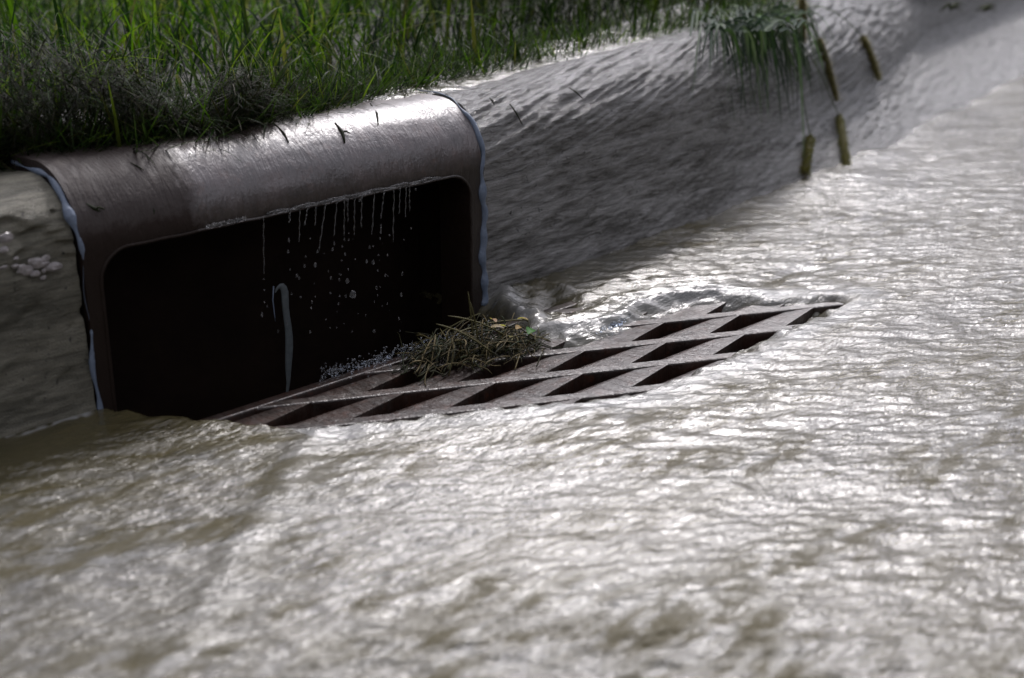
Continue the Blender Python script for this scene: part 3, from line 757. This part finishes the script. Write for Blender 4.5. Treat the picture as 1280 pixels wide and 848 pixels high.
# strip of sealant hanging inside the opening
def inside(px, py, y=.035): return ony(px, py, y)
pts = [(344, 366), (347, 359), (352, 356), (357, 364), (356, 385), (361, 410), (362, 435), (360, 460), (361, 478), (358, 496)]
rd_ = [.0012, .0025, .0058, .0066, .0050, .0056, .0068, .0052, .003, .002]
v, f = tube([inside(*p) for p in pts], rd_, 8, .45, (0, 1, 0))
o = mesh_obj('sealant_strip', v, f, M_STRIP); tag(o, 'limp grey strip of sealant hanging in the dark opening of the hood', 'sealant')
v, f = tube([inside(342, 358), inside(341, 375), inside(343, 392), inside(344, 402)], [.001, .0009, .0007, .0004], 6); mesh_obj('loose_thread', v, f, M_SEAL, o)
sm = o.modifiers.new('sub', 'SUBSURF'); sm.levels = sm.render_levels = 1

# ------------------------------------------------------------------ dripping water
Z4 = lambda x, y: (300+x/4, 220+y/4)
th_ = [(300, 190, 296, 330), (380, 172, 377, 250), (575, 130, 570, 300), (610, 122, 606, 260), (770, 78, 765, 330), (800, 70, 797, 190), (118, 228, 120, 485), (248, 185, 247, 232), (338, 168, 324, 240), (428, 150, 395, 372), (484, 132, 470, 305), (524, 150, 520, 300), (540, 165, 540, 235),
       (672, 100, 660, 288), (720, 75, 706, 210), (706, 240, 704, 290), (832, 62, 826, 210), (850, 150, 848, 180)]
YD = -.006
for i, (a, b, c_, d_) in enumerate(th_):
    p0, p1 = ony(*Z4(a, b), YD), ony(*Z4(c_, d_), YD)
    if i != 15: p0.z = OZ-.001
    k = 14; pts = [p0.lerp(p1, j/k)+Vector((.0005*math.sin(j*1.3+i), 0, 0)) for j in range(k+1)]
    r0 = .00068; v, f = tube(pts, [r0*(1.5 if j == 0 else 1)*(.55+1.1*math.sin(j*2.1+i*1.7)**4)*(1 if j < k else .5) for j in range(k+1)], 8)
    o = mesh_obj('water_thread', v, f, M_DROP)
    tag(o, 'thin thread of water running from the lip of the iron hood', 'water thread', 'threads of water dripping from the hood lip')
drops = [(247, 232, 1.2), (324, 242, 1.6), (244, 324, 2), (240, 380, 1.8), (120, 518, 1), (122, 572, 1.4), (122, 632, 1.2), (110, 697, 2.2), (322, 452, 1.6), (328, 405, 1.2), (352, 315, 1.2), (388, 380, 1.8),
 (376, 448, 2.6), (303, 608, 1.7), (360, 632, 1.5), (356, 662, 1.8), (376, 606, 1.1), (350, 783, 1.7), (470, 330, 1), (462, 370, 2), (522, 320, 1.6), (544, 322, 1.4), (511, 355, 1.4), (526, 394, 2), (508, 424, 1.2),
 (541, 468, 1.2), (455, 513, 1.8), (497, 520, 1.5), (537, 527, 3.2), (505, 497, 1.2), (565, 597, 5.5), (528, 602, 1.6), (498, 602, 1.4), (492, 642, 1.6), (450, 588, 1.3), (648, 358, 2), (664, 352, 1.6), (634, 430, 2.2),
 (666, 435, 2.6), (692, 397, 1.5), (738, 397, 1.5), (700, 313, 1.4), (748, 298, 1.4), (688, 474, 1.3), (726, 500, 2), (682, 562, 2), (688, 597, 1.4), (672, 630, 1.2), (712, 652, 1.2), (812, 490, 1.7), (806, 597, 2.2),
 (794, 714, 1.7), (800, 776, 1.3), (670, 777, 2.6), (856, 263, 1.4), (878, 68, 1.9), (598, 122, 2.2), (745, 60, 1.4), (258, 592, 1.4), (232, 736, 1.4), (285, 500, 2.2), (296, 512, 1.4), (120, 486, 1), (820, 320, 1.1), (136, 654, 1.1),
 (545, 288, 1), (660, 290, 1.2), (706, 208, 1.4), (420, 390, 1.1), (371, 540, 1), (740, 500, 1.2), (630, 700, 1.2), (430, 720, 1.3), (520, 740, 1.2), (590, 690, 1), (560, 780, 1.4), (450, 760, 1.2), (250, 470, 1), (190, 780, 1.4)]
for i in range(14): drops.append((rng.uniform(240, 860), rng.uniform(280, 800), float(rng.uniform(.7, 1.3))))
me0 = None
sv_, sf_ = rock((0, 0, 0), 1.0, (1, 1, 1), 3, 6)
sv_ = []
for i in range(7):
    a = math.pi*i/6
    for j in range(12):
        b = math.pi*j/6; sv_.append((math.sin(a)*math.cos(b), math.sin(a)*math.sin(b), math.cos(a)*(1.0+.25*math.cos(a))))
proto = mesh_obj('water_drop', sv_, sf_, M_DROP); first = True
for (a, b, s_) in drops:
    o = proto if first else proto.copy()
    if not first: COL.objects.link(o)
    first = False
    o.location = ony(*Z4(a, b), float(rng.uniform(-.012, .012))); r_ = s_*.00074; o.scale = (r_, r_, r_*float(rng.uniform(1.1, 2.0)))
    tag(o, 'small clear drop of water falling past the dark opening of the hood', 'water drop', 'drops of water falling past the hood opening')

# ------------------------------------------------------------------ froth along the back edge of the grate
fb = MB(); r2 = random.Random(9); 
sph = (sv_, sf_)
for i in range(700):
    t = r2.random(); px = 400+t*225; py = 474-t*66+r2.gauss(0, 5)-3; s_ = r2.uniform(.0005, .0016)*(.7+.5*math.sin(math.pi*t))
    p = onz(px, py, -.004+abs(r2.gauss(0, .003))); fb.add(([Vector(v)*s_+p for v in sph[0]], sph[1]))
for i in range(40):
    px = r2.gauss(768, 9); p = onz(px, r2.gauss(406-(px-768)*.45, 2.2), .004); s_ = r2.uniform(.001, .003); fb.add(([Vector(v)*s_+p for v in sph[0]], sph[1]))
o = fb.build('foam_bubbles', M_FOAM); tag(o, 'bluish froth of bubbles along the back edge of the grate', 'foam', kind='stuff')

# ------------------------------------------------------------------ debris clump
cl = empty('grass_debris', tuple(onz(600, 440, .0))); c0 = cl.location.copy(); tag(cl, 'tangled clump of wet straw and weeds caught at the back corner of the grate', 'debris clump')
mb = MB(); r3 = random.Random(3)
for i in range(430):
    a = r3.uniform(0, 1); px = 520+a*148+r3.gauss(0, 10); py = 452-a*22+r3.gauss(0, 9)
    ht = .027*math.sin(math.pi*min(max(a*.95+.05, 0), 1))**.8*r3.random()
    p = onz(px, py, .0)+Vector((0, 0, ht)); ln = r3.uniform(.02, .075); an = r3.gauss(.55, .55)+(math.pi if r3.random() < .5 else 0); el = r3.gauss(.15, .35)
    d0 = Vector((math.cos(an)*math.cos(el), math.sin(an)*math.cos(el), math.sin(el))); side = d0.cross(Vector((0, 0, 1))); cv = r3.gauss(0, .35); pts = []
    for j in range(7):
        t = j/6-.5; q = p+d0*ln*t+side*cv*ln*(t*t)+Vector((0, 0, -.45*ln*t*t*abs(r3.gauss(1, .2)))); q.z = max(q.z, -.002); pts.append(q-c0)
    c = r3.choice([(.09, .075, .03), (.045, .045, .018), (.025, .034, .012), (.14, .11, .055), (.022, .022, .012), (.03, .03, .015)]); k = r3.uniform(.6, 1.2)
    rr_ = r3.uniform(.0004, .0011); mb.add(tube(pts, [rr_]*6+[rr_*.3], 4), (c[0]*k, c[1]*k, c[2]*k))
# a few tall bent stalks leaning against the hood end
for (a, b, c_, d_) in ((588, 378, 600, 440), (560, 395, 640, 425), (545, 405, 620, 445), (585, 365, 592, 430), (520, 440, 600, 392), (505, 452, 560, 425), (560, 420, 660, 400)):
    p0 = onz(c_, d_, .005); p1 = onz(c_, d_, .005)+(ony(a, b, p0.y)-p0)
    pts = [p0.lerp(p1, j/6)+Vector((0, 0, .006*math.sin(math.pi*j/6)))-c0 for j in range(7)]
    mb.add(tube(pts, [.0011]*6+[.0004], 5), (.10, .09, .04))
mb.build('straw', M_DEAD, cl)
def leaf(name, px, py, z, ln, wd_, an, col_, curl=.4, parent=cl):
    p = onz(px, py, z)-c0; V, Fc = [], []; dr = Vector((math.cos(an), math.sin(an), .35)); sd_ = Vector((-math.sin(an), math.cos(an), .3))
    for i in range(7):
        t = i/6; w_ = wd_*math.sin(math.pi*min(t*.92+.04, 1))**.8
        q = p+dr*ln*t+Vector((0, 0, -curl*ln*t*t)); V += [q-sd_*w_+Vector((0, 0, w_*.4)), q, q+sd_*w_+Vector((0, 0, w_*.4))]
    for i in range(6):
        for j in (0, 1): Fc.append((i*3+j, i*3+j+1, (i+1)*3+j+1, (i+1)*3+j))
    return mesh_obj(name, V, Fc, M_GRASS, parent, cols=[col_]*len(V))
leaf('leaf', 660, 418, .016, .020, .006, .4, (.05, .18, .025))['label'] = 'bright green leaf'
for q in ((620, 403, .030, .016, .004, 1.2, (.42, .27, .16)), (632, 408, .028, .014, .005, 2.6, (.45, .33, .22)), (645, 412, .022, .012, .004, .2, (.38, .25, .10)),
          (660, 400, .026, .014, .004, 2.0, (.42, .28, .18)), (612, 410, .03, .018, .003, -.6, (.40, .32, .20)), (640, 425, .014, .016, .003, 1.0, (.25, .22, .08))):
    leaf('dry_petal', *q)

# ------------------------------------------------------------------ loose clippings stuck on hood and kerb
def surf(px, py, right=False):
    """where the photo ray meets the hood / kerb surface"""
    dr = ray(px, py); H, rad = (.268, .083) if not right else (.287, .10)
    for i in range(900):
        p = CAM+dr*(1.2+i*.003)
        y = p.y-(float(kpath(p.x)) if right else 0)-(.02 if right and p.x > 1 else 0)
        if y >= rad: zs = H
        elif y > 0: zs = H-rad+math.sqrt(max(rad*rad-(rad-y)**2, 0))
        else: continue
        if p.z <= zs: return Vector((p.x, p.y, max(p.z, zs if y > .02 else p.z)+.001)) 
    return p
bits = [(425, 168, 6, 12, 'dark bent grass scrap lying on the iron hood near its centre', 3), (327, 160, 3, 16, 'thin dark straw on the hood below the clippings heap', 2),
        (352, 168, 9, 12, 'short curved stalk on the wet hood right of the thin straw', 2), (468, 145, 5, 14, 'dark scrap of grass on the hood near the right joint', 2),
        (117, 262, 10, 6, 'dark curved grass scrap on the hood beside the left joint', 3), (190, 265, 1, 10, 'upright dark straw on the shaded left end of the hood', 2),
        (172, 212, 8, 5, 'faint slanting straw at the top of the shaded end of the hood', 1)]
for (px, py, dx, dy, lb, th2) in bits:
    m3 = MB(); a, b = surf(px-dx, py-dy), surf(px+dx, py+dy); mid_ = surf(px+dy*.25, py)
    pts = [a.lerp(mid_, t) for t in (0, .5)]+[mid_]+[mid_.lerp(b, t) for t in (.5, 1)]
    m3.add(tube(pts, [.0004*th2, .0006*th2, .0008*th2, .0006*th2, .0003*th2], 5), (.02, .025, .012))
    if th2 >= 3:
        e = mid_+Vector((.009, -.004, -.002)); m3.add(tube([mid_, mid_.lerp(e, .5)+Vector((0, 0, .002)), e], [.001, .0013, .0006], 5), (.025, .03, .012))
    tag(m3.build('grass_scrap', M_DEAD), lb, 'grass scrap')
for (px, py, dx, dy, lb) in ((645, 145, 8, 12, 'wet grass scrap on the concrete kerb just right of the blue joint'), (720, 118, 9, 7, 'small straw on the rounded kerb top between joint and tuft'),
                             (615, 130, 3, 5, 'tiny dark clump of clippings at the top of the right joint')):
    m3 = MB(); a, b = surf(px-dx, py-dy, True), surf(px+dx, py+dy, True)
    m3.add(tube([a, a.lerp(b, .5)+Vector((.001, 0, .001)), b], [.0008, .0013, .0005], 5), (.02, .025, .012)); tag(m3.build('grass_scrap', M_DEAD), lb, 'grass scrap')
# weed clump lying on the far kerb
for (px, py, s_, lb) in ((1190, 12, 1.0, 'dark sprig of weeds lying on the far kerb at the top right'), (1232, 14, .8, 'smaller brown wisp of weeds on the far kerb beside the dark sprig')):
    m3 = MB(); p = onz(px, py, .235)
    for i in range(26):
        an = r3.uniform(0, 6.28); ln = r3.uniform(.02, .06)*s_; q = p+Vector((math.cos(an)*ln, math.sin(an)*ln*.4, -abs(math.sin(an))*ln*.3+.008))
        m3.add(tube([p+Vector((r3.gauss(0, .01), 0, 0)), p.lerp(q, .5)+Vector((0, 0, .012)), q], [.0012, .001, .0004], 4), (.05, .06, .025))
    tag(m3.build('weed_sprig', M_DEAD), lb, 'weed sprig')
